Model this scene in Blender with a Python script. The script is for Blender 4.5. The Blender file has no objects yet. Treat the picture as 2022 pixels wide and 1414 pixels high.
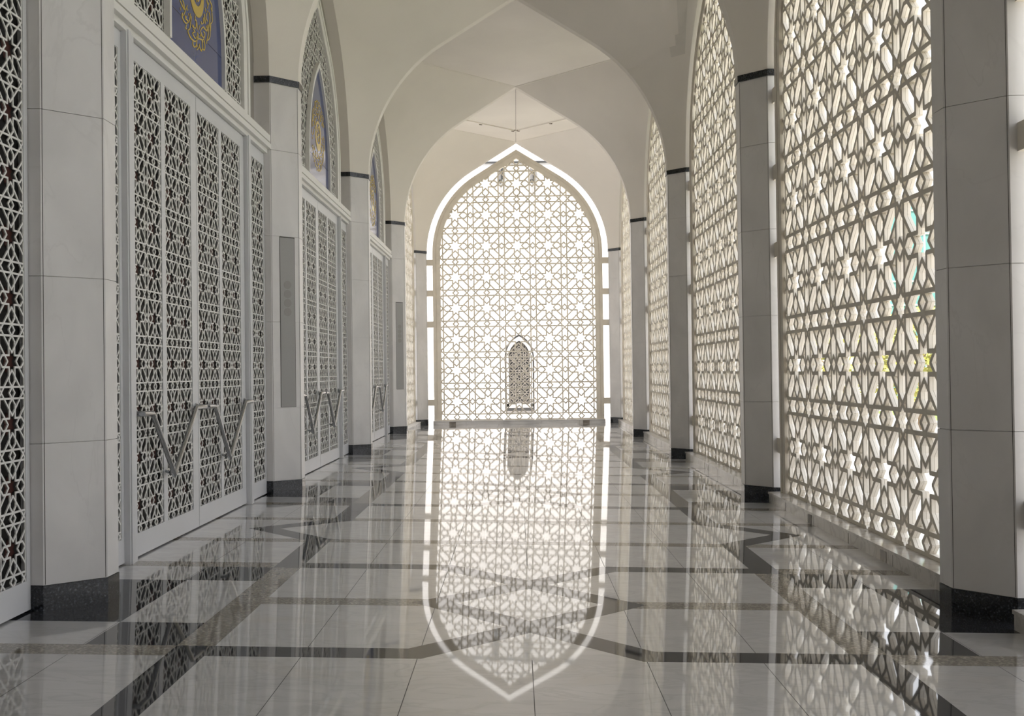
import bpy, bmesh, math, random
from mathutils import Vector, Matrix

random.seed(7)
SC = bpy.context.scene
COL = SC.collection

# ------------------------------------------------------------------ camera
F_PX, PITCH, YAW, ROLL = 2097.25, 0.01181, -0.00426, 0.01257
X0 = 0.0611                       # camera stands a little left of the corridor axis
cam_d = bpy.data.cameras.new('camera'); cam = bpy.data.objects.new('camera', cam_d); COL.objects.link(cam)
cam_d.sensor_width = 36.0; cam_d.sensor_fit = 'HORIZONTAL'; cam_d.lens = F_PX / 2022 * 36.0
cam_d.clip_start = 0.05; cam_d.clip_end = 600
_r = Vector((math.cos(YAW), -math.sin(YAW), 0)); _f0 = Vector((math.sin(YAW), math.cos(YAW), 0)); _u0 = Vector((0, 0, 1))
_f = _f0 * math.cos(PITCH) + _u0 * math.sin(PITCH); _u = _u0 * math.cos(PITCH) - _f0 * math.sin(PITCH)
_R = _r * math.cos(ROLL) - _u * math.sin(ROLL); _U = _r * math.sin(ROLL) + _u * math.cos(ROLL)
_m = Matrix(((_R.x, _U.x, -_f.x), (_R.y, _U.y, -_f.y), (_R.z, _U.z, -_f.z))).to_4x4()
_m.translation = Vector((-X0, 0, 1.5)); cam.matrix_world = _m
SC.camera = cam

# ------------------------------------------------------------------ sky, sun, exposure
SC.view_settings.view_transform = 'Standard'; SC.view_settings.look = 'None'
SC.view_settings.gamma = 1; SC.view_settings.use_curve_mapping = False
SC.view_settings.exposure = 0.67
W = bpy.data.worlds.new('hazy_sky'); SC.world = W; W.use_nodes = True
wn = W.node_tree.nodes; wl = W.node_tree.links
bg = wn['Background']; bg.inputs['Strength'].default_value = 1.7
tc = wn.new('ShaderNodeTexCoord'); sx = wn.new('ShaderNodeSeparateXYZ'); rp = wn.new('ShaderNodeValToRGB')
wl.new(tc.outputs['Generated'], sx.inputs[0]); wl.new(sx.outputs['Z'], rp.inputs[0]); wl.new(rp.outputs[0], bg.inputs['Color'])
rp.color_ramp.elements[0].color = (0.98, 0.975, 0.985, 1); rp.color_ramp.elements[1].color = (0.82, 0.90, 1.04, 1)
sun_d = bpy.data.lights.new('sun', 'SUN'); sun = bpy.data.objects.new('sun', sun_d); COL.objects.link(sun)
sun_d.energy = 8.0; sun_d.angle = 0.009; sun_d.color = (1.0, 0.93, 0.85)
sun.rotation_euler = (math.radians(28), 0, math.radians(-20))
cy = SC.cycles
cy.max_bounces = 14; cy.diffuse_bounces = 8; cy.glossy_bounces = 5; cy.use_denoising = True
cy.sample_clamp_indirect = 6.0; cy.caustics_reflective = False; cy.caustics_refractive = False

# ------------------------------------------------------------------ dimensions
HALF = 2.677          # corridor half width, face of the piers
CH = 0.283            # pier chamfer
WF = 0.187            # pier face between chamfers
Y1, BAY = 6.848, 6.107
def yk(k): return Y1 + (k - 1) * BAY
ZS = 4.985            # arch spring
R0 = 2.83
YE = yk(5)
SIDE = HALF + CH
OUT = SIDE + WF
PAXIS = SIDE + WF / 2
def fl(x, y):
    """height of the drained floor"""
    t = -0.02445 * (x + X0)
    a = min(1, max(0, (y - yk(4) - 0.6) / (YE - 0.8 - yk(4) - 0.6)))
    return t * (1 - a) - 0.058 * a
def arch(d=0.0, n=14, zs=ZS):
    """pointed arch from the left spring over the apex to the right spring, offset inwards by d"""
    c = R0 - HALF; r = R0 - d; th = math.radians(58.2)
    L = [(c - r * math.cos(th * i / n), zs + r * math.sin(th * i / n)) for i in range(n + 1)]
    xt, zt = L[-1]; tan = 1 / math.tan(th)
    for s in (0.25, 0.5, 0.75): L.append((xt * (1 - s), zt - tan * xt * s))
    ap = (0.0, zt - tan * xt)
    return L + [ap] + [(-x, z) for x, z in reversed(L)]
ZA = max(z for x, z in arch())

# ------------------------------------------------------------------ materials
def mat(name, col, rough=0.6, metal=0.0, spec=0.5, noise=0.0, nscale=4.0, col2=None, detail=4, bump=0.0, bscale=40, coat=0):
    m = bpy.data.materials.new(name); m.use_nodes = True
    n = m.node_tree.nodes; l = m.node_tree.links; b = n['Principled BSDF']
    b.inputs['Base Color'].default_value = (*col, 1); b.inputs['Roughness'].default_value = rough
    b.inputs['Metallic'].default_value = metal; b.inputs['Specular IOR Level'].default_value = spec
    if coat: b.inputs['Coat Weight'].default_value = coat; b.inputs['Coat Roughness'].default_value = 0.03
    g = n.new('ShaderNodeNewGeometry')
    if noise or col2:
        t = n.new('ShaderNodeTexNoise'); t.inputs['Scale'].default_value = nscale; t.inputs['Detail'].default_value = detail
        l.new(g.outputs['Position'], t.inputs['Vector'])
        r = n.new('ShaderNodeValToRGB')
        c2 = col2 or tuple(c * (1 - noise) for c in col)
        r.color_ramp.elements[0].position = 0.35; r.color_ramp.elements[0].color = (*c2, 1)
        r.color_ramp.elements[1].position = 0.65; r.color_ramp.elements[1].color = (*col, 1)
        l.new(t.outputs['Fac'], r.inputs[0]); l.new(r.outputs[0], b.inputs['Base Color'])
    if bump:
        t2 = n.new('ShaderNodeTexNoise'); t2.inputs['Scale'].default_value = bscale
        l.new(g.outputs['Position'], t2.inputs['Vector'])
        bp = n.new('ShaderNodeBump'); bp.inputs['Strength'].default_value = bump; bp.inputs['Distance'].default_value = 0.01
        l.new(t2.outputs['Fac'], bp.inputs['Height']); l.new(bp.outputs[0], b.inputs['Normal'])
    return m

def marble(name, base, vein, stain, rough, vs=1.1, vw=0.012, spec=0.5, stretch=2.0, dist=1.2, vmax=0.55, coat=0):
    """pale marble: soft clouds, thin grey veins, a few warm stains"""
    m = bpy.data.materials.new(name); m.use_nodes = True
    n = m.node_tree.nodes; l = m.node_tree.links; b = n['Principled BSDF']
    b.inputs['Roughness'].default_value = rough; b.inputs['Specular IOR Level'].default_value = spec
    if coat: b.inputs['Coat Weight'].default_value = coat; b.inputs['Coat Roughness'].default_value = 0.025; b.inputs['Coat IOR'].default_value = 1.48
    g = n.new('ShaderNodeNewGeometry')
    def noise(sc, det, dist=0.0, off=0):
        t = n.new('ShaderNodeTexNoise'); t.inputs['Scale'].default_value = sc; t.inputs['Detail'].default_value = det
        t.inputs['Distortion'].default_value = dist
        mp = n.new('ShaderNodeMapping'); mp.inputs['Location'].default_value = (off, off * 1.7, off * 0.6)
        mp.inputs['Rotation'].default_value = (0.3, 0.5, 0.95); mp.inputs['Scale'].default_value = (1, stretch, 1)
        l.new(g.outputs['Position'], mp.inputs['Vector']); l.new(mp.outputs[0], t.inputs['Vector'])
        return t.outputs['Fac']
    def ramp(src, stops):
        r = n.new('ShaderNodeValToRGB'); e = r.color_ramp.elements
        e[0].position, e[0].color = stops[0][0], (*stops[0][1], 1); e[1].position, e[1].color = stops[-1][0], (*stops[-1][1], 1)
        for p, c in stops[1:-1]:
            k = e.new(p); k.color = (*c, 1)
        l.new(src, r.inputs[0]); return r.outputs[0]
    def mix(f, a, c):
        x = n.new('ShaderNodeMix'); x.data_type = 'RGBA'
        l.new(f, x.inputs[0])
        for s, v in ((6, a), (7, c)):
            if isinstance(v, tuple): x.inputs[s].default_value = (*v, 1)
            else: l.new(v, x.inputs[s])
        return x.outputs[2]
    cloud = ramp(noise(1.6, 5, 0.4), [(0.3, tuple(c * 0.86 for c in base)), (0.7, base)])
    w = 0.5
    vm = ramp(noise(vs, 9, dist, 3.1), [(w - vw * 2, (0, 0, 0)), (w, (vmax,) * 3), (w + vw * 2, (0, 0, 0))])
    c1 = mix(vm, cloud, vein)
    sm = ramp(noise(0.9, 6, 0.8, 9.3), [(0.6, (0, 0, 0)), (0.78, (0.6, 0.6, 0.6))])
    c2 = mix(sm, c1, stain)
    l.new(c2, b.inputs['Base Color'])
    return m

def granite(name, base, fleck, rough, scale=90.0, thr=0.62):
    m = bpy.data.materials.new(name); m.use_nodes = True
    n = m.node_tree.nodes; l = m.node_tree.links; b = n['Principled BSDF']
    b.inputs['Roughness'].default_value = rough
    g = n.new('ShaderNodeNewGeometry'); t = n.new('ShaderNodeTexNoise'); t.inputs['Scale'].default_value = scale; t.inputs['Detail'].default_value = 3
    l.new(g.outputs['Position'], t.inputs['Vector']); r = n.new('ShaderNodeValToRGB'); e = r.color_ramp.elements
    e[0].position, e[0].color = 0.42, (*base, 1); e[1].position, e[1].color = thr + 0.12, (*fleck, 1)
    k = e.new(thr - 0.02); k.color = (*tuple((a * 3 + c) / 4 for a, c in zip(base, fleck)), 1)
    l.new(t.outputs['Fac'], r.inputs[0]); l.new(r.outputs[0], b.inputs['Base Color'])
    return m

M = dict(
    plaster=mat('white_plaster', (0.825, 0.785, 0.73), 0.75, noise=0.06, nscale=0.7, bump=0.04, bscale=60),
    patch=mat('darker_repair_plaster', (0.72, 0.69, 0.64), 0.75, noise=0.06, nscale=3),
    pier=marble('honed_white_marble', (0.75, 0.735, 0.73), (0.65, 0.635, 0.63), (0.72, 0.69, 0.66), 0.32, vs=0.8, vw=0.005, spec=0.35),
    floor_white=marble('polished_white_marble', (0.54, 0.54, 0.545), (0.38, 0.38, 0.385), (0.48, 0.435, 0.37), 0.30, vs=3.0, vw=0.03, stretch=2.6, dist=0.9, vmax=0.5, spec=0.3, coat=1.0),
    floor_black=granite('polished_black_granite', (0.018, 0.019, 0.022), (0.085, 0.09, 0.10), 0.03),
    floor_brown=granite('polished_brown_granite', (0.185, 0.168, 0.14), (0.40, 0.37, 0.32), 0.05, scale=60, thr=0.55),
    joint=mat('dark_grout', (0.06, 0.06, 0.06), 0.6),
    base=granite('black_granite_base', (0.012, 0.013, 0.015), (0.11, 0.12, 0.135), 0.14, scale=70, thr=0.62),
    sill=marble('grey_sill_marble', (0.60, 0.575, 0.54), (0.36, 0.33, 0.30), (0.48, 0.41, 0.33), 0.18, vs=1.6, vw=0.02),
    sill_dark=mat('brown_grey_sill_stone', (0.30, 0.27, 0.24), 0.2, noise=0.3, nscale=14),
    screen=mat('cream_cast_concrete', (0.74, 0.69, 0.605), 0.7, noise=0.10, nscale=3.0),
    door=mat('pale_grey_painted_metal', (0.635, 0.64, 0.66), 0.38, noise=0.03, nscale=2),
    lattice=mat('white_painted_lattice', (0.74, 0.73, 0.71), 0.5),
    glazing=mat('dark_door_glass', (0.014, 0.013, 0.012), 0.5, spec=0.15),
    maroon=mat('maroon_star_glass', (0.055, 0.018, 0.014), 0.5, spec=0.15),
    infill=mat('grey_brown_infill', (0.30, 0.28, 0.255), 0.6, noise=0.1, nscale=2),
    steel=mat('brushed_steel', (0.42, 0.43, 0.445), 0.14, metal=1.0),
    blue=mat('glossy_blue_board', (0.042, 0.066, 0.20), 0.10, noise=0.05, nscale=3),
    gold=mat('gold_yellow_lettering', (0.58, 0.41, 0.055), 0.15),
    speaker=mat('grey_perforated_metal', (0.36, 0.355, 0.345), 0.5, noise=0.12, nscale=260),
    speaker_dark=mat('grey_cone_cloth', (0.30, 0.29, 0.275), 0.6),  # slightly darker grey of the round drivers
    gap=mat('dark_gap', (0.05, 0.045, 0.04), 0.8),
    black=mat('black_metal', (0.02, 0.02, 0.02), 0.4),
    stain=mat('brown_grime', (0.16, 0.12, 0.08), 0.8, noise=0.5, nscale=40),
    beige=mat('shade_darkened_beige_lattice', (0.17, 0.155, 0.135), 0.8, noise=0.1, nscale=3),  # shade on the far window lattice is put into this darkened beige
    outwall=mat('white_render', (0.46, 0.445, 0.43), 0.8, noise=0.03, nscale=2),
    paving=mat('pale_paving', (0.78, 0.75, 0.72), 0.8, noise=0.12, nscale=1.5),
    lawn=mat('lawn_green', (0.16, 0.22, 0.045), 0.9, noise=0.4, nscale=5),
    leaf=mat('yellow_green_leaves', (0.40, 0.36, 0.09), 0.6, col2=(0.22, 0.23, 0.05), nscale=2.5),
    bark=mat('grey_bark', (0.22, 0.17, 0.12), 0.9, noise=0.4, nscale=12),
    lamp_grey=mat('dark_grey_metal', (0.11, 0.105, 0.10), 0.4),
    aqua=mat('turquoise_glass', (0.12, 0.29, 0.28), 0.25, noise=0.15, nscale=0.6),
    aqua_frame=mat('pale_mullions', (0.55, 0.68, 0.66), 0.5),
)

# ------------------------------------------------------------------ mesh building
class MB:
    def __init__(s): s.v = []; s.f = []; s.m = []; s.mats = []
    def mi(s, m):
        if m not in s.mats: s.mats.append(m)
        return s.mats.index(m)
    def add(s, vs, fs, m):
        o = len(s.v); s.v += [tuple(v) for v in vs]; k = s.mi(m)
        for f in fs: s.f.append(tuple(o + i for i in f)); s.m.append(k)
    def box(s, x0, x1, y0, y1, z0, z1, m):
        vs = [(x, y, z) for z in (z0, z1) for y in (y0, y1) for x in (x0, x1)]
        s.add(vs, [(0, 2, 3, 1), (4, 5, 7, 6), (0, 1, 5, 4), (2, 6, 7, 3), (0, 4, 6, 2), (1, 3, 7, 5)], m)
    def prism(s, poly, z0, z1, m, zf0=None, zf1=None):
        """vertical prism over an xy polygon; zf0 / zf1 give per-vertex heights"""
        n = len(poly)
        vs = [(x, y, zf0(x, y) if zf0 else z0) for x, y in poly] + [(x, y, zf1(x, y) if zf1 else z1) for x, y in poly]
        s.add(vs, [tuple(range(n - 1, -1, -1)), tuple(range(n, 2 * n))] + [(i, (i + 1) % n, n + (i + 1) % n, n + i) for i in range(n)], m)
    def slab(s, poly, w0, w1, m, T):
        """polygon in (u, v) extruded along w, placed by T(u, v, w)"""
        n = len(poly)
        vs = [T(u, v, w0) for u, v in poly] + [T(u, v, w1) for u, v in poly]
        s.add(vs, [tuple(range(n - 1, -1, -1)), tuple(range(n, 2 * n))] + [(i, (i + 1) % n, n + (i + 1) % n, n + i) for i in range(n)], m)
    def ring(s, outer, inner, w0, w1, m, T, closed=False):
        """band between two polylines of equal length, extruded along w"""
        n = len(outer); o = []
        for (a, b) in zip(outer, inner):
            o += [T(*a, w0), T(*b, w0), T(*a, w1), T(*b, w1)]
        fs = []
        for i in range(n if closed else n - 1):
            p, q = 4 * i, 4 * ((i + 1) % n)
            fs += [(p, p + 1, q + 1, q), (p + 2, q + 2, q + 3, p + 3), (p, q, q + 2, p + 2), (p + 1, p + 3, q + 3, q + 1)]
        if not closed:
            e = 4 * (n - 1); fs += [(0, 2, 3, 1), (e, e + 1, e + 3, e + 2)]
        s.add(o, fs, m)
    def bar(s, a, b, hw, w0, w1, m, T, ext=0.0):
        """flat bar between two (u, v) points"""
        dx, dy = b[0] - a[0], b[1] - a[1]; L = math.hypot(dx, dy)
        if L < 1e-6: return
        dx /= L; dy /= L; a = (a[0] - dx * ext, a[1] - dy * ext); b = (b[0] + dx * ext, b[1] + dy * ext)
        nx, ny = -dy * hw, dx * hw
        s.slab([(a[0] - nx, a[1] - ny), (b[0] - nx, b[1] - ny), (b[0] + nx, b[1] + ny), (a[0] + nx, a[1] + ny)], w0, w1, m, T)
    def tube(s, pts, r, m, n=12, closed=False):
        pts = [Vector(p) for p in pts]; k = len(pts); rings = []
        rr = r if isinstance(r, (list, tuple)) else [r] * k
        up = None
        for i, p in enumerate(pts):
            d0 = (pts[i] - pts[i - 1]).normalized() if i else None
            d1 = (pts[i + 1] - pts[i]).normalized() if i < k - 1 else None
            t = (d0 + d1).normalized() if d0 and d1 else (d0 or d1)
            if up is None:
                up = Vector((0, 0, 1)) if abs(t.z) < 0.9 else Vector((1, 0, 0))
            a = (up - t * up.dot(t)).normalized(); b = t.cross(a); up = a
            sc = 1.0
            if d0 and d1: sc = 1 / max(0.4, math.cos(d0.angle(d1) / 2))
            # mitre along the bend direction
            bend = (d1 - d0) if d0 and d1 else Vector((0, 0, 0))
            bd = bend.normalized() if bend.length > 1e-6 else None
            ring = []
            for j in range(n):
                q = (a * math.cos(2 * math.pi * j / n) + b * math.sin(2 * math.pi * j / n)) * rr[i]
                if bd: q = q + bd * q.dot(bd) * (sc - 1)
                ring.append(p + q)
            rings.append(ring)
        vs = [v for r_ in rings for v in r_]
        fs = [(i * n + j, i * n + (j + 1) % n, (i + 1) * n + (j + 1) % n, (i + 1) * n + j) for i in range(k - 1) for j in range(n)]
        fs += [tuple(range(n - 1, -1, -1)), tuple((k - 1) * n + j for j in range(n))]
        s.add(vs, fs, m)
    def mesh(s, name, smooth=False):
        me = bpy.data.meshes.new(name); me.from_pydata(s.v, [], s.f)
        for m in s.mats: me.materials.append(m)
        me.polygons.foreach_set('material_index', s.m)
        bm = bmesh.new(); bm.from_mesh(me); bmesh.ops.recalc_face_normals(bm, faces=bm.faces); bm.to_mesh(me); bm.free()
        if smooth:
            me.polygons.foreach_set('use_smooth', [True] * len(me.polygons))
            me.set_sharp_from_angle(angle=math.radians(35))
        return me
    def build(s, name, parent=None, smooth=False, label=None):
        o = bpy.data.objects.new(name, s.mesh(name, smooth)); COL.objects.link(o)
        if parent: o.parent = parent
        if label: o['label'] = label
        return o

def tag(o, label, cat, group=None, kind=None):
    o['label'] = label; o['category'] = cat
    if group: o['group'] = group
    if kind: o['kind'] = kind
    return o
def thing(name, label, cat, loc=(0, 0, 0), rz=0, group=None, kind=None):
    o = bpy.data.objects.new(name, None); COL.objects.link(o); o.location = loc; o.rotation_euler = (0, 0, rz)
    o.empty_display_size = 0.2
    return tag(o, label, cat, group, kind)
def part(name, me, parent, label=None, loc=(0, 0, 0)):
    o = bpy.data.objects.new(name, me); COL.objects.link(o); o.parent = parent; o.location = loc
    if label: o['label'] = label
    return o
# local frame of everything that stands in a wall: u along the wall, v up, w out of the wall towards the corridor (-local y)
def TW(u, v, w): return (u, -w, v)

# ------------------------------------------------------------------ the star lattice
def unit_segments():
    d, a, q = 0.092, 0.408, 0.141
    S = []
    def rot(seg):
        for k in range(4):
            c, s = (1, 0, -1, 0)[k], (0, 1, 0, -1)[k]
            yield tuple((x * c - y * s, x * s + y * c) for x, y in seg)
    base = [((-0.451, a), (0.451, a)),
            ((-0.095, 0.095), (-0.095, 0.313)), ((0.095, 0.095), (0.095, 0.313)),
            ((-0.095, 0.313), (0, a)), ((0.095, 0.313), (0, a)),
            ((0, q), (0.5 - q, 0.5)), ((0, q), (-(0.5 - q), 0.5)),
            ((0.5 - q, 0.5), (0.408, 0.451)), ((0.451, 0.408), (0.5, 0.5 - q)),
            ((-d, 0.5), (0, a)), ((0, a), (d, 0.5))]
    for b in base: S += list(rot(b))
    return S
UNIT = unit_segments()
def clip_seg(a, b, poly):
    """clip a segment to a convex counter-clockwise polygon"""
    t0, t1 = 0.0, 1.0; dx, dy = b[0] - a[0], b[1] - a[1]
    for i in range(len(poly)):
        p, q = poly[i], poly[(i + 1) % len(poly)]
        nx, ny = -(q[1] - p[1]), q[0] - p[0]
        den = nx * dx + ny * dy; num = nx * (a[0] - p[0]) + ny * (a[1] - p[1])
        if abs(den) < 1e-12:
            if num < 0: return None
            continue
        t = -num / den
        if den > 0: t0 = max(t0, t)
        else: t1 = min(t1, t)
    if t1 - t0 < 1e-4: return None
    return (a[0] + dx * t0, a[1] + dy * t0), (a[0] + dx * t1, a[1] + dy * t1)
def ccw(poly):
    A = sum(p[0] * q[1] - q[0] * p[1] for p, q in zip(poly, poly[1:] + poly[:1]))
    return poly if A > 0 else poly[::-1]
def lattice(mb, poly, P, cu, cv, width, layers, m, T):
    poly = ccw(poly); us = [p[0] for p in poly]; vs = [p[1] for p in poly]
    i0, i1 = math.floor((min(us) - cu) / P - 0.5), math.ceil((max(us) - cu) / P + 0.5)
    j0, j1 = math.floor((min(vs) - cv) / P - 0.5), math.ceil((max(vs) - cv) / P + 0.5)
    rnd = random.Random(3); cells = []
    for i in range(i0, i1 + 1):
        for j in range(j0, j1 + 1):
            ox, oy = cu + i * P, cv + j * P; hit = False
            for a, b in UNIT:
                c = clip_seg((ox + a[0] * P, oy + a[1] * P), (ox + b[0] * P, oy + b[1] * P), poly)
                if not c: continue
                hit = True
                e = rnd.random() * 0.0012
                for w0, w1 in layers:
                    mb.bar(c[0], c[1], width / 2, w0 + e, w1 + e, m, T, ext=width * 0.3)
            if hit: cells.append((ox, oy))
    return cells

# ------------------------------------------------------------------ floor
def make_floor():
    bm = bmesh.new(); H = BAY / 2; XW = 3.32
    v = [bm.verts.new((x, y, 0)) for x, y in ((-XW, -H), (XW, -H), (XW, H), (-XW, H))]; bm.faces.new(v)
    J = [0, 0.595, 1.2, 2.41]
    lines = []
    for x in (1.70, 1.905, 2.40): lines += [((x, 0), (1, 0)), ((-x, 0), (1, 0))]
    for x in J:
        for s in (-1, 1):
            for e in (-0.002, 0.002): lines.append(((s * x + e, 0), (1, 0)))
    for z in (0.1, 0.62, 1.13, 1.33, H - 0.74, H - 0.565): lines += [((0, z), (0, 1)), ((0, -z), (0, 1))]
    for c in (0.47, 0.755):
        for s in (-1, 1):
            for t in (-1, 1): lines.append(((s * c, 0), (1, t)))
    for c in (2.28, 2.575):
        for s in (-1, 1):
            for t in (-1, 1): lines.append(((s * c, t * H), (s, -t)))
    for p, nrm in lines:
        g = bm.verts[:] + bm.edges[:] + bm.faces[:]
        bmesh.ops.bisect_plane(bm, geom=g, dist=1e-5, plane_co=(p[0], p[1], 0), plane_no=Vector((nrm[0], nrm[1], 0)).normalized())
    bm.verts.index_update()
    V = [(q.co.x, q.co.y) for q in bm.verts]; Fs = []
    for f in bm.faces:
        c = f.calc_center_median(); ax, az = abs(c.x), abs(c.y); m = H - az; k = 'w'
        if 0.47 < ax + az < 0.755: k = 'b'
        elif 0.47 < az - ax < 0.755 and az < 1.33: k = 'b'
        elif ax + az <= 0.47: k = 'w'
        elif 1.13 < az < 1.33 and az - ax < 0.755: k = 'b' if ax < 1.905 else 'n'
        elif 1.70 < ax < 1.905 and az < 1.13: k = 'n'
        elif 1.70 < ax < 1.905 and az > 1.33 and ax + m > 2.28: k = 'b'
        elif ax > 1.905 and 2.28 < ax + m < 2.575: k = 'b'
        elif 1.905 < ax < 2.40 and 0.62 < az < 1.13: k = 'b'
        elif ax > 2.40 and az < 0.62: k = 'b'
        elif az < 0.1 and ax < 1.70 and ax + az > 0.755: k = 'n'
        elif 0.565 < m < 0.74: k = 'n'
        if k == 'w':
            for x in J:
                if abs(ax - x) < 0.002 and not (x == 0 and az < 1.33) and not (1.6 < ax < 2.3) and not (x == 2.41 and az < 0.62): k = 'j'
        Fs.append(([q.index for q in f.verts], k))
    bm.free()
    MS = dict(w=M['floor_white'], b=M['floor_black'], n=M['floor_brown'], j=M['joint'])
    mb = MB()
    for k in range(-1, 6):
        o = yk(k)
        vs = [(x, y + o, fl(x, y + o)) for x, y in V]
        base = len(mb.v); mb.v += vs
        for idx, c in Fs: mb.f.append(tuple(base + i for i in idx)); mb.m.append(mb.mi(MS[c]))
    me = mb.mesh('floor')
    for p in me.polygons:
        pass
    o = bpy.data.objects.new('floor', me); COL.objects.link(o)
    bm = bmesh.new(); bm.from_mesh(me); bmesh.ops.remove_doubles(bm, verts=bm.verts, dist=1e-5)
    for f in bm.faces:
        if f.normal.z < 0: f.normal_flip()
    bm.to_mesh(me); bm.free()
    tag(o, 'polished white marble floor inlaid with black and brown granite star bands', 'floor', kind='structure')
make_floor()

# ------------------------------------------------------------------ vaulted ceiling and walls
def make_ceiling():
    A = arch(); n = len(A); ap = n // 2; half = A[:ap + 1]
    mb = MB(); mp = M['plaster']
    def sheet(P, Q):
        k = len(P); mb.add(list(P) + list(Q), [(i, i + 1, k + i + 1, k + i) for i in range(k - 1)], mp)
    for b in range(-1, 5):
        ya, yb = yk(b) + WF / 2, yk(b + 1) - WF / 2; ym = (ya + yb) / 2
        for s in (-1, 1):
            tr = [(s * -x, z) for x, z in half]
            P = [(x, ya, z) for x, z in tr]; Q = [(s * SIDE, ya + CH + (HALF - abs(x)), z) for x, z in tr]
            sheet(P, Q)
            P = [(x, yb, z) for x, z in tr]; Q = [(s * SIDE, yb - CH - (HALF - abs(x)), z) for x, z in tr]
            if s == 1 and b == 2:       # this one carries a repaired, darker patch of plaster
                ts = [0, 17, 19, 20, 22, 24]
                grid = [[tuple(p[k] + (q[k] - p[k]) * t / 24 for k in range(3)) for t in ts] for p, q in zip(P, Q)]
                low = {10: 1, 11: 2, 12: 3, 13: 3, 14: 3}
                for i in range(len(P) - 1):
                    for j in range(5):
                        mb.add([grid[i][j], grid[i + 1][j], grid[i + 1][j + 1], grid[i][j + 1]], [(0, 1, 2, 3)], M['patch'] if i in low and low[i] <= j < 4 else mp)
            else: sheet(P, Q)
            # soffit of the side arch
            sheet([(s * SIDE, ym + x, z) for x, z in A], [(s * OUT, ym + x, z) for x, z in A])
        mb.add([(0, ya, ZA), (SIDE, ym, ZA), (0, yb, ZA), (-SIDE, ym, ZA)], [(0, 1, 2, 3)], mp)
    for k in range(0, 6):
        y = yk(k); sheet([(x, y - WF / 2, z) for x, z in A], [(x, y + WF / 2, z) for x, z in A])
    # roof slab over the vault
    mb.box(-7, OUT + 0.45, -5.6, YE + 0.5, ZA + 0.35, ZA + 0.7, mp)
    o = mb.build('ceiling', smooth=True)
    tag(o, 'white plaster vault of pointed arches with flat diamond panels', 'ceiling', kind='structure')
make_ceiling()

def spandrel(mb, T, w0, w1, top, u0, u1, m):
    """solid wall above a pointed arch"""
    A = arch()
    P = A; Q = [(u0, top)] + [(x, top) for x, z in A[1:-1]] + [(u1, top)]
    mb.ring(P, Q, w0, w1, m, T)
    mb.slab([(u0, ZS), (-HALF, ZS), (-HALF, ZS + 0.001), (u0, top)], w0, w1, m, T)
    mb.slab([(HALF, ZS), (u1, ZS), (u1, top), (HALF, ZS + 0.001)], w0, w1, m, T)
top = ZA + 0.36
mb = MB()
mb.box(SIDE + 0.01, OUT - 0.01, -5.5, yk(0) - 0.1, -0.2, ZS + 3, M['plaster'])  # unseen solid wall added to cut the light from behind the camera
for b in range(-1, 5):
    ym = yk(b) + BAY / 2
    spandrel(mb, lambda u, v, w, c=ym: (w, c + u, v), SIDE + 0.002, OUT - 0.002, top, -BAY / 2, BAY / 2, M['plaster'])
tag(mb.build('wall_right'), 'plaster wall above the pointed arches on the open right side', 'wall', kind='structure')
mb = MB()
spandrel(mb, lambda u, v, w: (u, w, v), YE - WF / 2 + 0.002, YE + WF / 2 - 0.002, top, -3.5, 3.5, M['plaster'])
tag(mb.build('wall_end'), 'plaster wall above the bright pointed arch at the far end', 'wall', kind='structure')
mb = MB()
for k in range(-1, 4):
    a, b = yk(k) + 0.40, yk(k + 1) - 0.40
    mb.box(-3.34, -3.14, a, b, -0.1, 5.2, M['infill'])
mb.box(-3.34, -3.14, -5.4, yk(4) + 0.09, 5.2, top, M['infill'])
ym = yk(4) + BAY / 2
spandrel(mb, lambda u, v, w, c=ym: (w, c + u, v), -OUT + 0.002, -SIDE - 0.002, top, -BAY / 2, BAY / 2, M['plaster'])
tag(mb.build('wall_left'), 'grey brown wall behind the lattice doors on the left', 'wall', kind='structure')
mb = MB(); mb.box(-3.5, 3.5, -5.62, -5.42, -0.2, top, M['infill'])  # unseen wall, added and kept dark so little light comes from behind
tag(mb.build('wall_back_added'), 'added dark wall closing the corridor unseen behind the camera', 'wall', kind='structure')

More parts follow.
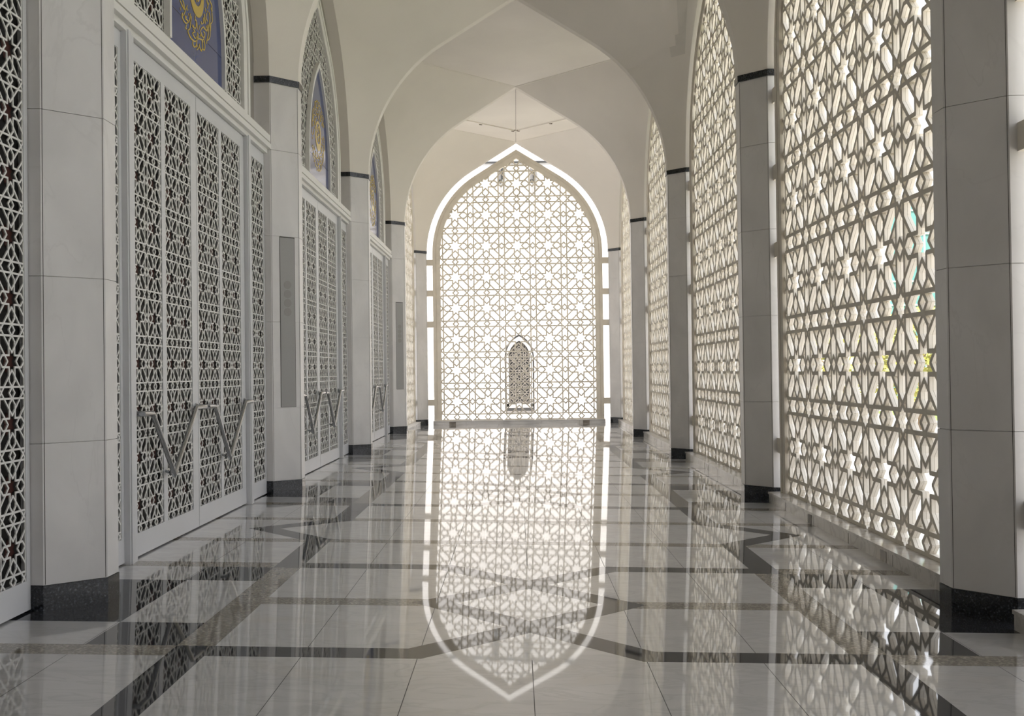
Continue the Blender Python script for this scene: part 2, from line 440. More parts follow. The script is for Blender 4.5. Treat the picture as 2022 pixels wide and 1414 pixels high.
# ------------------------------------------------------------------ piers
def octagon(g=0.0):
    a = WF / 2; r = a + CH + g; b = a + g * 0.414
    return [(-r, -b), (-b, -r), (b, -r), (r, -b), (r, b), (b, r), (-b, r), (-r, b)]
COURSES = [1.09, 2.115, 3.14, 4.165]
def make_pier(label, side, k):
    x, y = side * (HALF + CH + WF / 2), yk(k)
    t = thing('pier', label, 'pier', (x, y, 0))
    f = lambda u, v: fl(x + u, y + v)
    hb = 0.153
    mb = MB(); zb = [0.1] + COURSES + [4.965]
    mb.prism(octagon(-0.012), 0.06, 4.982, M['pier'])
    for i in range(len(zb) - 1):
        lo = (lambda u, v: f(u, v) + hb + 0.003) if i == 0 else None
        mb.prism(octagon(), zb[i] + 0.002, zb[i + 1] - 0.002, M['pier'], zf0=lo)
    # upright slab joints close to the corners
    for sx in (-1, 1):
        for sy in (-1, 1):
            a = WF / 2; r = a + CH
            for (p, q) in (((sx * a, sy * r), (sx * r, sy * a)), ((sx * r, sy * a), (sx * a, sy * r))):
                dx, dy = q[0] - p[0], q[1] - p[1]; L = math.hypot(dx, dy); dx /= L; dy /= L
                cx, cy_ = p[0] + dx * 0.012, p[1] + dy * 0.012; nx, ny = sx * 0.7071 * 0.0012, sy * 0.7071 * 0.0012
                e = 0.0016
                mb.prism([(cx - dx * e - nx, cy_ - dy * e - ny), (cx + dx * e - nx, cy_ + dy * e - ny),
                          (cx + dx * e + nx, cy_ + dy * e + ny), (cx - dx * e + nx, cy_ - dy * e + ny)], 0.25, 4.95, M['gap'], zf0=lambda u, v: f(u, v) + hb + 0.006)
    mb.build('shaft', t)
    mb = MB(); mb.prism(octagon(0.004), 0, 0, M['base'], zf0=lambda u, v: f(u, v) - 0.01, zf1=lambda u, v: f(u, v) + hb)
    mb.build('base', t, label='speckled black granite base')
    mb = MB(); mb.prism(octagon(0.016), 4.965, 5.04, M['base']); mb.build('capital_band', t, label='thin black granite band')
    # the top block behind the vault springing
    return t
PL = {1: 'white marble octagonal pier nearest on the left, before the first lattice doors',
      2: 'white marble left pier carrying the nearer tall grey speaker panel',
      3: 'plain white marble left pier between the second and third pair of doors',
      4: 'white marble left pier carrying the farther tall grey speaker panel',
      5: 'white marble corner pier left of the bright end arch'}
PR = {1: 'large shaded marble pier nearest on the right edge of the picture',
      2: 'second marble pier from the camera on the lattice side at right',
      3: 'third marble pier from the camera on the lattice side at right',
      4: 'fourth marble pier from the camera on the lattice side at right',
      5: 'white marble corner pier right of the bright end arch'}
for k in PL: make_pier(PL[k], -1, k)
for k in PR: make_pier(PR[k], 1, k)

# ------------------------------------------------------------------ lattice screens in the arches
GAPW, FRW, PSC = 0.18, 0.22, 0.915
FRONT_Z, ZB = 0.06, 0.05
def frame_loop(d, n=14):
    A = arch(d, n); return [(A[0][0], ZB)] + A + [(A[-1][0], ZB)]
def screen_meshes():
    fr = MB()
    o, i1, i2, i3 = frame_loop(GAPW), frame_loop(GAPW + 0.085), frame_loop(GAPW + 0.11), frame_loop(GAPW + FRW)
    fr.ring(o, i1, -0.09, FRONT_Z, M['screen'], TW)
    fr.ring(i1, i2, -0.09, FRONT_Z - 0.012, M['screen'], TW)
    fr.ring(i2, i3, -0.09, FRONT_Z - 0.002, M['screen'], TW)
    la = MB()
    poly = frame_loop(GAPW + FRW - 0.006)
    lattice(la, poly, PSC, 0.0, ZB + 0.555, 0.037, [(0.0, 0.0268 - 0.0012), (-0.0294, -0.0022)], M['screen'], TW)
    br = []
    for z in (0.58, 2.885, 3.80, 4.712):
        b = MB(); b.box(-0.0, GAPW, -0.045, 0.05, -0.087, 0.087, M['screen'])
        br.append((z, b.mesh('bracket')))
    return fr.mesh('frame'), la.mesh('lattice'), br
SFR, SLA, SBR = screen_meshes()
def make_screen(label, loc, rz, group=None):
    t = thing('lattice_screen', label, 'screen', loc, rz, group)
    part('frame', SFR, t); part('lattice', SLA, t)
    for z, me in SBR:
        for s in (-1, 1):
            part('bracket', me, t, loc=(-HALF if s < 0 else HALF - GAPW, 0, z))
    return t
RZR, RZL = -math.pi / 2, math.pi / 2      # local -y faces the corridor
RL = {0: 'cream arched lattice screen at the extreme right edge beyond the nearest pier',
      1: 'nearest full cream star lattice screen on the right, between the first two piers',
      2: 'cream star lattice screen between the second and third right piers',
      3: 'cream star lattice screen between the third and fourth right piers',
      4: 'narrow sliver of cream lattice screen next to the right corner pier'}
for b in RL: make_screen(RL[b], (PAXIS, yk(b) + BAY / 2, 0), RZR)
make_screen('narrow sliver of cream lattice screen next to the left corner pier', (-PAXIS, yk(4) + BAY / 2, 0), RZL)
make_screen('bright cream arched lattice screen filling the far end of the corridor', (0, YE, 0), 0)

# ------------------------------------------------------------------ sills below the screens
def make_sill(label, side_fn, L, name='sill', dark=(), stone='sill'):
    """side_fn maps (u along, out) to xy"""
    t = thing(name, label, 'sill')
    def pr(mb, u0, u1, o0, o1, z0, z1, m):
        p = [side_fn(u0, o0), side_fn(u1, o0), side_fn(u1, o1), side_fn(u0, o1)]
        mb.prism(p, z0, z1, m, zf0=(lambda x, y: fl(x, y) - 0.01) if z0 is None else None)
    mb = MB(); pr(mb, -L, L, 0.012, 0.44, None, ZB - 0.028, M[stone])
    for u in (-L * 0.62, -L * 0.18, L * 0.26, L * 0.7): pr(mb, u - 0.0015, u + 0.0015, 0.0105, 0.02, None, ZB - 0.028, M['gap'])
    mb.build('riser', t)
    mb = MB()
    us = [-L, -L * 0.55, -L * 0.05, L * 0.5, L]
    for a, b in zip(us, us[1:]): pr(mb, a + 0.001, b - 0.001, 0.0, 0.44, ZB - 0.025, ZB, M[stone])
    mb.build('top_slab', t)
    for a, b, m in dark:
        mb = MB(); pr(mb, a, b, 0.009, 0.03, None, ZB - 0.029, m); mb.build('inset_block', t, label='stone block of a different shade')
    return t
LS = HALF - 0.16
for b, lab in {0: 'pale grey marble sill at the right edge before the nearest pier', 1: 'pale grey marble sill under the nearest full lattice screen',
               2: 'pale grey marble sill between the second and third right piers', 3: 'pale grey marble sill between the third and fourth right piers',
               4: 'short visible marble sill beside the right corner pier'}.items():
    yc = yk(b) + BAY / 2
    make_sill(lab, lambda u, o, yc=yc: (2.85 + o, yc + u), LS, dark=((0.72, 0.86, M['outwall']), (-1.42, -1.28, M['sill_dark'])) if b == 1 else ((0.3, 0.44, M['sill_dark']),))
yc = yk(4) + BAY / 2
make_sill('short visible marble sill beside the left corner pier', lambda u, o: (-2.85 - o, yc + u), LS, stone='pier', dark=((0.3, 0.44, M['sill_dark']), (1.2, 1.34, M['sill_dark'])))
make_sill('low white marble sill under the far end screen', lambda u, o: (u, YE - 0.20 + o), LS, stone='pier', dark=((-2.05, -1.86, M['sill_dark']), (1.86, 2.05, M['sill_dark'])))

# ------------------------------------------------------------------ doors on the left
XD = -3.035           # front of leaves and side panels
LW = 1.735            # leaf width
PD = 0.3715
ZG0, ZG1, ZT = 0.265, 3.97, 4.11
def TL(yc):
    """u runs away from the camera, w towards the corridor"""
    return lambda u, v, w: (XD + w, yc + u, v)
def rect(u0, u1, v0, v1): return [(u0, v0), (u1, v0), (u1, v1), (u0, v1)]
def panel_frame(mb, u0, u1, v0, v1, holes, w0, w1, m, T):
    """flat frame with rectangular openings side by side"""
    a = min(h[2] for h in holes); b = max(h[3] for h in holes)
    mb.slab(rect(u0, u1, v0, a), w0, w1, m, T); mb.slab(rect(u0, u1, b, v1), w0, w1, m, T)
    e = [u0] + [x for h in holes for x in h[:2]] + [u1]
    for i in range(0, len(e), 2): mb.slab(rect(e[i], e[i + 1], a, b), w0, w1, m, T)
def glaze(u0, u1, v0, v1, cells, P, T, w):
    """dark pane with maroon star panes behind the large stars"""
    mb = MB(); mb.slab(rect(u0, u1, v0, v1), w - 0.012, w, M['glazing'], T)
    for cu, cv in cells:
        r1, r2 = 0.20 * P, 0.13 * P
        star = []
        for i in range(16):
            r = r1 if i % 2 == 0 else r2; a = math.pi / 8 + math.pi * i / 8
            star.append((min(u1, max(u0, cu + r * math.cos(a))), min(v1, max(v0, cv + r * math.sin(a)))))
        if u0 < cu < u1 and v0 < cv < v1: mb.slab(star, w, w + 0.002, M['maroon'], T)
    return mb
def I(u, v, w): return (w, u, v)        # door-local frame: x towards corridor, y along
HG = [(0.035, 0.755, ZG0, ZG1), (0.845, 1.565, ZG0, ZG1)]
def leaf_meshes():
    fr = MB(); panel_frame(fr, 0.006, LW - 0.004, 0.085, ZT, HG, -0.045, 0.0, M['door'], I)
    las = []
    for h in HG:
        la = MB(); cells = []
        c = (h[0] + h[1]) / 2
        cells = lattice(la, rect(h[0] - 0.005, h[1] + 0.005, h[2] - 0.005, h[3] + 0.005), PD, c - PD / 2, ZG0 + 0.212, 0.0118, [(-0.013, -0.006)], M['lattice'], I)
        g = glaze(h[0] - 0.01, h[1] + 0.01, h[2] - 0.01, h[3] + 0.01, cells, PD, I, -0.032)
        las.append((la.mesh('lattice'), g.mesh('glazing')))
    hd = MB(); w = 0.085
    hd.tube([(0.0, 0.045, 1.2), (w, 0.045, 1.2), (w, 0.245, 1.195), (w, 0.765, 0.665), (w, 1.385, 1.2), (w, 1.655, 1.2), (0.0, 1.655, 1.2)], 0.0215, M['steel'], 14)
    mts = []
    for (u, z, r) in ((0.045, 1.2, 0.036), (1.655, 1.2, 0.036)):
        mt = MB(); mt.tube([(0.0, u, z), (0.012, u, z)], r, M['steel'], 16); mts.append(mt.mesh('handle_mount', True))
    mt = MB(); mt.tube([(-0.005, 0.80, 0.69), (w, 0.765, 0.665)], 0.012, M['steel'], 10); mts.append(mt.mesh('handle_mount', True))
    return fr.mesh('leaf_frame'), las, hd.mesh('handle', True), mts
LFR, LLA, LHD, LMT = leaf_meshes()
def make_leaf(label, yc, first):
    t = thing('door_leaf', label, 'door', (XD, yc - LW if first else yc, 0))
    part('leaf_frame', LFR, t)
    for la, g in LLA:
        part('lattice', la, t); part('glazing', g, t, label='dark glass with maroon star panes')
    h = part('handle', LHD, t, label='V-shaped steel pull bar'); [part('handle_mount', m_, h) for m_ in LMT]
    return t
SP0, SP1 = LW + 0.155, HALF - 0.007
def surround_meshes():
    r = {}
    po = MB(); po.box(-0.05, 0.045, 0, 0.155, 0.0, ZT + 0.02, M['door']); po.box(0.045, 0.055, 0.02, 0.075, 0.0, ZT + 0.02, M['door'])
    r['post'] = po.mesh('post')
    hd = MB(); L = HALF - 0.007
    for z0, z1, w in ((ZT + 0.005, 4.165, 0.045), (4.165, 4.225, 0.09), (4.225, 4.245, 0.06), (4.245, 4.325, 0.085), (4.325, 4.335, 0.04)):
        hd.box(-0.05, w, -L, L, z0, z1, M['lattice'])
    r['header'] = hd.mesh('header')
    w_ = SP1 - SP0
    fr = MB(); panel_frame(fr, 0, w_, 0.085, ZT, [(0.035, w_ - 0.05, ZG0, ZG1)], -0.045, 0.0, M['door'], I); r['sf'] = fr.mesh('side_panel')
    la = MB(); c = w_ / 2
    cells = lattice(la, rect(0.03, w_ - 0.045, ZG0 - 0.005, ZG1 + 0.005), PD, c - PD / 2, ZG0 + 0.212, 0.0118, [(-0.013, -0.006)], M['lattice'], I)
    r['sl'] = la.mesh('lattice'); r['sg'] = glaze(0.025, w_ - 0.04, ZG0 - 0.01, ZG1 + 0.01, cells, PD, I, -0.032).mesh('glazing')
    return r
SM = surround_meshes()
def make_surround(label, yc):
    t = thing('door_surround', label, 'door frame', (XD, yc, 0))
    part('post', SM['post'], t, loc=(0, LW, 0)); part('post', SM['post'], t, loc=(0, -LW - 0.155, 0))
    part('header', SM['header'], t)
    for u in (SP0, -SP1):
        p = part('side_panel', SM['sf'], t, loc=(0, u, 0)); part('lattice', SM['sl'], p); part('glazing', SM['sg'], p)
    return t

# ------------------------------------------------------------------ arched transom screens and blue calligraphy boards
TD = 0.77
def tr_loop(d, z0=4.335):
    A = arch(d); return [(A[0][0], z0)] + A + [(A[-1][0], z0)]
def board_outline(hw, z0, zsp, za, n=10):
    rise = za - zsp; a = (rise * rise - hw * hw) / (2 * hw); R = hw + a
    tm = math.acos(a / R)
    L = [(-hw, z0)] + [(a - R * math.cos(tm * i / n), zsp + R * math.sin(tm * i / n)) for i in range(n + 1)]
    return L + [(-x, z) for x, z in reversed(L[:-1])]
def transom_meshes():
    r = {}
    fr = MB(); o, i1, i2, i3 = tr_loop(TD), tr_loop(TD + 0.075), tr_loop(TD + 0.095), tr_loop(TD + 0.235)
    fr.ring(o, i1, -0.06, 0.04, M['lattice'], I); fr.ring(i1, i2, -0.06, 0.02, M['lattice'], I); fr.ring(i2, i3, -0.06, 0.032, M['lattice'], I)
    fr.slab(rect(i3[0][0], -i3[0][0], 4.335, 4.39), -0.06, 0.032, M['lattice'], I)
    r['frame'] = fr.mesh('frame')
    la = MB(); poly = tr_loop(TD + 0.23, 4.385)
    cells = lattice(la, poly, PD, 0.0, 4.385 + 0.212, 0.0118, [(-0.013, -0.006)], M['lattice'], I)
    r['lattice'] = la.mesh('lattice')
    bk = MB(); bk.slab(poly, -0.048, -0.034, M['glazing'], I)
    A = ccw(poly)
    for cu, cv in cells:
        if clip_seg((cu - 0.001, cv), (cu + 0.001, cv), A):
            bk.slab([(cu + 0.2 * PD * math.cos(math.pi / 8 + k * math.pi / 4), cv + 0.2 * PD * math.sin(math.pi / 8 + k * math.pi / 4)) for k in range(8)], -0.034, -0.032, M['maroon'], I)
    r['backing'] = bk.mesh('backing')
    return r
TM = transom_meshes()
STROKES = [[(-0.36,-0.216),(-0.314,-0.235),(-0.239,-0.262)],[(-0.284,-0.189),(-0.247,-0.212),(-0.22,-0.259)],[(-0.142,-0.187),(-0.201,-0.261),(-0.27,-0.329)],[(-0.352,-0.283),(-0.338,-0.302)],[(-0.288,-0.305),(-0.295,-0.346),(-0.252,-0.367),(-0.185,-0.369),(-0.127,-0.341)],[(-0.164,-0.296),(-0.194,-0.33),(-0.156,-0.329),(-0.117,-0.334)],[(-0.046,-0.232),(-0.067,-0.282),(-0.107,-0.337)],[(-0.115,-0.253),(-0.096,-0.27)],[(-0.166,-0.375),(-0.196,-0.414),(-0.168,-0.417)],[(-0.016,-0.247),(-0.038,-0.302),(-0.07,-0.379),(-0.129,-0.416),(-0.101,-0.443),(-0.043,-0.461),(0.067,-0.457),(0.129,-0.431)],[(0.03,-0.353),(0.09,-0.358),(0.019,-0.393),(0.048,-0.414),(0.109,-0.419)],[(0.105,-0.2),(0.094,-0.24),(0.134,-0.245),(0.112,-0.314),(0.031,-0.334),(0.021,-0.313)],[(0.155,-0.251),(0.163,-0.316)],[(0.237,-0.249),(0.204,-0.309)],[(0.017,-0.473),(0.026,-0.506),(0.076,-0.509),(0.128,-0.469),(0.15,-0.406),(0.13,-0.388)],[(0.172,-0.338),(0.191,-0.393),(0.233,-0.38)],[(0.256,-0.305),(0.3,-0.26),(0.364,-0.226),(0.396,-0.235)],[(0.277,-0.304),(0.319,-0.328),(0.383,-0.321),(0.406,-0.276),(0.363,-0.27)],[(0.233,-0.38),(0.318,-0.366),(0.382,-0.333)],[(0.291,-0.194),(0.301,-0.215),(0.366,-0.182),(0.367,-0.131)],[(0.39,-0.085),(0.41,-0.129),(0.431,-0.173)],[(0.478,-0.049),(0.454,-0.108),(0.508,-0.122)],[(0.397,-0.228),(0.472,-0.223),(0.518,-0.151)],[(0.567,-0.013),(0.587,-0.07),(0.54,-0.169),(0.494,-0.216)],[(0.658,0.018),(0.666,-0.07),(0.608,-0.115)],[(0.619,-0.118),(0.606,-0.186)],[(0.587,-0.077),(0.582,-0.245),(0.491,-0.318)],[(0.539,-0.188),(0.504,-0.276),(0.469,-0.332),(0.468,-0.357)],[(0.232,-0.43),(0.199,-0.478),(0.136,-0.518)],[(0.231,-0.462),(0.282,-0.48),(0.326,-0.439),(0.317,-0.373)],[(0.382,-0.346),(0.402,-0.39),(0.39,-0.441),(0.336,-0.448)],[(0.425,-0.017),(0.445,-0.048)],[(0.482,0.079),(0.525,0.043),(0.501,0.003)],[(0.571,0.11),(0.66,0.083),(0.646,0.02)]]
STROKES = [[(0.985 * u - 0.148, 0.985 * v - 0.034) for u, v in s] for s in STROKES]
BZ0, BZA, BHW, MZ = 4.39, 6.2, 0.885, 5.08
def smooth_line(p, n=5):
    if len(p) < 3: return p
    q = [p[0]] + list(p) + [p[-1]]; out = []
    for i in range(1, len(q) - 2):
        for k in range(n):
            t = k / n; a, b, c, d = q[i - 1], q[i], q[i + 1], q[i + 2]
            out.append(tuple(0.5 * ((2 * b[j]) + (-a[j] + c[j]) * t + (2 * a[j] - 5 * b[j] + 4 * c[j] - d[j]) * t * t + (-a[j] + 3 * b[j] - 3 * c[j] + d[j]) * t ** 3) for j in (0, 1)))
    return out + [p[-1]]
def board_meshes():
    r = {}
    fr = MB(); fr.ring(board_outline(BHW, BZ0, 4.65, BZA), board_outline(BHW - 0.05, BZ0, 4.65, BZA - 0.085), -0.006, 0.05, M['lattice'], I)
    r['frame'] = fr.mesh('frame')
    bd = MB()
    ol = board_outline(BHW - 0.045, BZ0, 4.65, BZA - 0.08)
    bd.slab(ol, -0.006, 0.012, M['blue'], I)
    bd.slab(rect(-BHW + 0.05, BHW - 0.05, 4.709, 4.714), 0.012, 0.0135, M['gap'], I)
    r['board'] = bd.mesh('board')
    lts = [MB(), MB()]
    def pen(line, lt):
        """broad nib: strokes swell where they run across the nib angle"""
        P = smooth_line(line); L, Rr = [], []
        for i, p in enumerate(P):
            a = P[max(0, i - 1)]; b = P[min(len(P) - 1, i + 1)]
            dx, dy = b[0] - a[0], b[1] - a[1]; n = math.hypot(dx, dy) or 1; dx /= n; dy /= n
            w = 0.0055 + 0.007 * abs(dx * 0.5 - dy * 0.85) ** 2
            if i in (0, len(P) - 1): w *= 0.55
            L.append((p[0] - dy * w, p[1] + dx * w)); Rr.append((p[0] + dy * w, p[1] - dx * w))
        lt.ring(L, Rr, 0.012, 0.016, M['gold'], I)
    for s in STROKES:
        pen([(u, MZ + v) for u, v in s], lts[0]); pen([(-u, MZ - v) for u, v in s], lts[1])
    rd = random.Random(5)
    for k in range(34):
        a = rd.uniform(0, 2 * math.pi); q = rd.uniform(0.36, 0.53); u, v = q * math.cos(a), MZ + q * math.sin(a); e = 0.014
        lts[0 if v < MZ else 1].slab([(u - e, v), (u, v - e), (u + e, v), (u, v + e)], 0.012, 0.016, M['gold'], I)
    r['lettering'] = [lt.mesh('lettering') for lt in lts]
    dm = MB()
    N = 40; out = [(0.225 * math.cos(2 * math.pi * i / N), MZ + 0.225 * math.sin(2 * math.pi * i / N)) for i in range(N)]
    inn = [(0.152 * math.cos(2 * math.pi * i / N), MZ + 0.03 + 0.152 * math.sin(2 * math.pi * i / N)) for i in range(N)]
    dm.ring(out, inn, 0.012, 0.016, M['gold'], I, closed=True)
    for s in ([(-0.11, 0.10), (-0.04, 0.06), (0.03, 0.12), (0.09, 0.07)], [(-0.12, 0.0), (-0.05, 0.04), (0.0, -0.03), (0.07, 0.02), (0.12, 0.0)], [(-0.09, -0.07), (-0.02, -0.04), (0.05, -0.09), (0.1, -0.04)], [(0.0, -0.12), (0.0, 0.0)], [(0.05, 0.0), (0.06, 0.14)]):
        P = smooth_line([(u, MZ + 0.03 + v) for u, v in s]); 
        dm.ring([(u, v + 0.011) for u, v in P] if abs(s[0][0] - s[-1][0]) > 0.03 else [(u + 0.009, v) for u, v in P], [(u, v - 0.011) for u, v in P] if abs(s[0][0] - s[-1][0]) > 0.03 else [(u - 0.009, v) for u, v in P], 0.012, 0.0155, M['gold'], I)
    r['disc'] = dm.mesh('medallion_disc')
    return r
BM_ = board_meshes()
names = {1: ('nearest', 'first'), 2: ('second', 'middle'), 3: ('third', 'farthest')}
def make_transom(b, yc):
    t = thing('transom_screen', {1: 'arched lattice transom over the nearest doors, cut by the top of the picture',
                                 2: 'arched lattice transom over the second doors, wholly inside the picture',
                                 3: 'arched lattice transom over the farthest doors, mostly behind an arch'}[b], 'screen', (XD, yc, 0))
    part('frame', TM['frame'], t); part('lattice', TM['lattice'], t); part('backing', TM['backing'], t)
    p = thing('calligraphy_board', {1: 'blue pointed board with gold calligraphy ring above the nearest doors',
                                    2: 'blue pointed board whose whole gold medallion shows, above the second doors',
                                    3: 'narrow visible strip of blue calligraphy board above the farthest doors'}[b], 'sign', (XD + 0.004, yc, 0))
    part('frame', BM_['frame'], p); part('board', BM_['board'], p, label='glossy blue pointed panel')
    for me, lab in zip(BM_['lettering'], ('lower half of the gold calligraphy ring', 'upper half of the gold calligraphy ring')): part('lettering', me, p, label=lab)
    part('medallion_disc', BM_['disc'], p, label='gold disc with script')
LN = {1: ('near leaf of the nearest lattice double doors, large V-shaped handle', 'far leaf of the nearest lattice double doors, meeting the side panel post'),
      2: ('near leaf of the second lattice double doors, partly behind a pier', 'far leaf of the second lattice double doors, whole V-shaped handle visible'),
      3: ('near leaf of the farthest lattice double doors, almost hidden by a pier', 'far leaf of the farthest lattice double doors')}
for b in (1, 2, 3):
    yc = yk(b) + BAY / 2
    make_surround({1: 'pale grey posts, header and side panels around the nearest lattice doors',
                   2: 'pale grey posts, header and side panels around the second lattice doors',
                   3: 'pale grey posts, header and side panels around the farthest lattice doors'}[b], yc)
    make_leaf(LN[b][0], yc, True); make_leaf(LN[b][1], yc, False)
    make_transom(b, yc)
make_surround('dark lattice side panel at the extreme left edge before the nearest pier', yk(0) + BAY / 2)

# ------------------------------------------------------------------ speaker panels let into two left piers
def make_speaker(label, k):
    x, y = -HALF - CH / 2, yk(k) - WF / 2 - CH / 2      # middle of the chamfer that faces the camera and the corridor
    t = thing('column_speaker', label, 'speaker', (x, y, 0), math.pi / 4)
    L = CH * math.sqrt(2); u0, u1 = L / 2 - 0.283, L / 2 - 0.072
    mb = MB(); mb.slab(rect(u0, u1, 1.096, 3.138), -0.003, 0.0022, M['gap'], TW); mb.build('rim', t)
    mb = MB(); mb.slab(rect(u0 + 0.006, u1 - 0.005, 1.100, 3.128), -0.002, 0.0034, M['speaker'], TW); mb.build('grille', t)
    for z in (2.562, 2.453, 2.345, 2.236):
        c = (u0 + u1) / 2; mb = MB()
        mb.slab([(c + 0.052 * math.cos(a * math.pi / 14), z + 0.05 * math.sin(a * math.pi / 14)) for a in range(28)], 0.0034, 0.0042, M['speaker_dark'], TW)
        mb.build('driver', t, label='round driver faintly seen behind the grille')
make_speaker('tall grey perforated speaker panel on the nearer left pier', 2)
make_speaker('tall grey perforated speaker panel on the farther left pier', 4)

# ------------------------------------------------------------------ ceiling mouldings, joints and fittings
def strip(mb, a, b, w, z, h, m):
    a, b = Vector(a), Vector(b); d = (b - a).normalized(); n = Vector((-d.y, d.x)) * w / 2
    mb.prism([tuple(a - n), tuple(b - n), tuple(b + n), tuple(a + n)], z - h, z, m)
mb = MB(); ym = yk(4) + BAY / 2; q = 1.44
pts = [(0, ym - q), (q, ym), (0, ym + q), (-q, ym)]
for a, b in zip(pts[1:3], pts[2:4]): strip(mb, a, b, 0.045, ZA + 0.001, 0.028, M['plaster'])
tag(mb.build('trim_1'), 'V-shaped moulding on the ceiling of the last bay', 'moulding', kind='structure')
mb = MB(); strip(mb, (0, yk(4) + WF / 2 + 0.02), (0, YE - WF / 2 - 0.02), 0.008, ZA + 0.001, 0.003, M['stain'])
tag(mb.build('trim_2'), 'thin stained joint along the ceiling of the last bay', 'joint', kind='structure')
mb = MB()
for b in range(1, 5):
    ya, yb = yk(b) + WF / 2, yk(b + 1) - WF / 2; y_ = (ya + yb) / 2; r = (yb - ya) / 2 - 0.02
    p4 = [(0, y_ - r), (SIDE - 0.03, y_), (0, y_ + r), (-SIDE + 0.03, y_)]
    for a, c in zip(p4, p4[1:] + p4[:1]): strip(mb, a, c, 0.035, ZA + 0.001, 0.012, M['plaster'])
tag(mb.build('trim_3'), 'fine grey joints along the edges of the ceiling diamonds', 'joint', kind='structure')
for lab, x, y in (('small dark ceiling spot fitting left of the last bay centre', -0.945, 28.77), ('small dark ceiling spot fitting right of the last bay centre', 0.955, 28.77),
                  ('pair of dark spot fittings at the tip of the ceiling diamond', 0.0, 29.60)):
    t = thing('spot_fitting', lab, 'light fitting', (x, y, ZA))
    for k, dx in enumerate((-0.075, 0.075) if x == 0 else (0.0,)):
        mb = MB(); mb.box(dx - 0.04, dx + 0.04, -0.02, 0.02, -0.02, 0.002, M['stain']); mb.build('housing', t)
        mb = MB(); mb.tube([(dx - 0.05, 0, -0.028), (dx + 0.03, -0.01, -0.036)], 0.012, M['stain'], 10); mb.build('spot_head', t, smooth=True)

# ------------------------------------------------------------------ outside
mb = MB()
mb.box(3.45, 12.5, -12, 90, -0.4, -0.16, M['paving']); mb.box(-16, 9, YE + 0.6, 39.9, -0.4, -0.12, M['paving'])
tag(mb.build('terrace'), 'pale sunlit paving outside the screens', 'paving', kind='structure')
mb = MB(); mb.box(12.5, 90, -30, 140, -0.5, -0.2, M['lawn'])
tag(mb.build('lawn'), 'sunlit green lawn beyond the paving on the right', 'lawn', kind='structure')

FW = 40.0
mb = MB(); mb.box(-16, 14, FW, FW + 0.5, -0.4, 12.0, M['outwall']); mb.box(-16, 14, FW - 0.05, FW, 9.33, 9.39, M['black'])
tag(mb.build('wall_outside'), 'glaring white sunlit wall beyond the end screen', 'wall', kind='structure')
t = thing('arched_window', 'small arched window with dark lattice seen low through the end screen', 'window', (0.04, FW, 0))
def small_outline(hw, z0, zsp, za): return board_outline(hw, z0, zsp, za, 8)
mb = MB(); mb.ring(small_outline(0.55, 0.0, 2.0, 2.86), small_outline(0.50, 0.0, 2.0, 2.78), 0.0, 0.04, M['black'], TW)
mb.slab(rect(-0.55, 0.55, -0.02, 0.1), 0.0, 0.10, M['black'], TW); mb.build('surround', t, label='black outline and foot')
mb = MB(); mb.ring(small_outline(0.50, 0.14, 2.0, 2.78), small_outline(0.40, 0.14, 2.0, 2.62), 0.0, 0.12, M['outwall'], TW)
mb.slab(rect(-0.50, 0.50, 0.10, 0.26), 0.0, 0.12, M['outwall'], TW); mb.build('frame', t)
mb = MB(); mb.slab(small_outline(0.41, 0.2, 2.0, 2.63), 0.0, 0.02, M['black'], TW); mb.build('pane', t)
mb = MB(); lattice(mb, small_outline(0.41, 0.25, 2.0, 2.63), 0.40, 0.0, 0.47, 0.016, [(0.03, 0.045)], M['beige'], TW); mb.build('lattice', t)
for lab, x in (('left of two slim hanging lamps high behind the end screen', -0.60), ('right of two slim hanging lamps high behind the end screen', 0.60)):
    t = thing('wall_lamp', lab, 'lamp', (x, FW - 0.16, 8.55))
    mb = MB(); mb.tube([(0, 0, 0.12), (0, 0, 0.85)], 0.065, M['lamp_grey'], 16); mb.build('tube', t, smooth=True)
    mb = MB(); mb.box(0.06, 0.13, -0.06, 0.06, 0.15, 0.8, M['black']); mb.build('back_plate', t)
    mb = MB(); mb.tube([(0, 0, -0.02), (0, 0, 0.02), (0, 0, 0.12)], [0.02, 0.075, 0.08], M['black'], 16); mb.build('end_cap', t, smooth=True)
    mb = MB(); mb.box(-0.03, 0.03, 0.0, 0.16, 0.45, 0.51, M['black']); mb.build('arm', t)

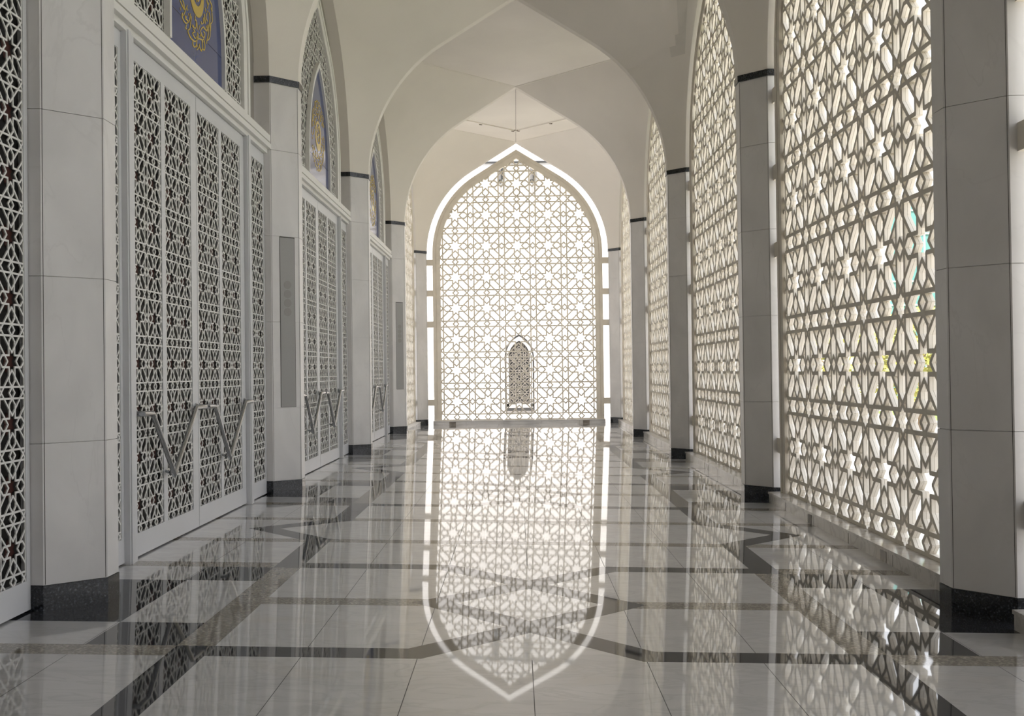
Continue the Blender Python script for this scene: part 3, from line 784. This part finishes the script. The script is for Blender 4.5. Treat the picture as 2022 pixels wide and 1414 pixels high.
# glass block far right
t = thing('glass_building', 'distant turquoise glass building seen through the nearest lattice screen', 'building', (22.5, 58, 0))
mb = MB(); mb.box(-4.6, 5, -2, 8, -0.3, 9.9, M['aqua']); mb.build('facade', t)
mb = MB()
for i in range(9): mb.box(-4.6 + i * 1.2 - 0.04, -4.6 + i * 1.2 + 0.04, -2.06, -1.99, -0.2, 9.9, M['aqua_frame'])
for j in range(8): mb.box(-4.62, 5, -2.05, -1.99, 0.9 + j * 1.25, 0.98 + j * 1.25, M['aqua_frame'])
for i in range(8): mb.box(-4.67, -4.59, -2 + i * 1.2, -1.93 + i * 1.2, -0.2, 9.9, M['aqua_frame'])
mb.build('mullions', t)

def make_tree(label, x, y, h, r, seed, name='tree'):
    t = thing(name, label, 'tree' if name == 'tree' else 'shrub', (x, y, -0.2)); rd = random.Random(seed)
    mb = MB(); mb.tube([(0, 0, -0.05), (0.05, 0, h * 0.3), (-0.05, 0.05, h * 0.7)], [0.10, 0.08, 0.03], M['bark'], 8)
    for k in range(5):
        a = k * 1.3; mb.tube([(0.02, 0, h * (0.25 + 0.08 * k)), (r * 0.55 * math.cos(a), r * 0.55 * math.sin(a), h * (0.45 + 0.09 * k))], [0.045, 0.015], M['bark'], 6)
    mb.build('trunk', t)
    mb = MB()
    for k in range(1100):
        th, ph = rd.uniform(0, 2 * math.pi), math.acos(rd.uniform(-1, 1)); q = rd.uniform(0.35, 1.0) ** 0.5
        c = Vector((r * q * math.sin(ph) * math.cos(th), r * q * math.sin(ph) * math.sin(th), h * 0.58 + h * 0.42 * q * math.cos(ph)))
        a = Vector((rd.gauss(0, 1), rd.gauss(0, 1), rd.gauss(0, 0.6))).normalized(); b = a.orthogonal().normalized(); s = rd.uniform(0.08, 0.17)
        mb.add([c - a * s, c + b * s * 0.45, c + a * s, c - b * s * 0.45], [(0, 1, 2, 3)], M['leaf'])
    mb.build('foliage', t)
for i, (x, y, h, r, lab) in enumerate((
        (9.6, 25.5, 3.1, 1.3, 'yellow green shrub nearest behind the right lattice, left of the turquoise building'),
        (11.4, 29.5, 3.6, 1.6, 'yellow green bushy tree below the turquoise building'),
        (10.6, 35.0, 3.3, 1.5, 'second yellow green bushy tree behind the right lattice'),
        (12.6, 43.0, 3.8, 1.8, 'third yellow green tree farther behind the right lattice'),
        (10.8, 54.0, 4.0, 1.9, 'yellow green tree far behind the second right lattice'),
        (10.4, 68.0, 4.4, 2.1, 'farthest yellow green tree behind the third right lattice'))):
    make_tree(lab, x, y, h, r, 20 + i)
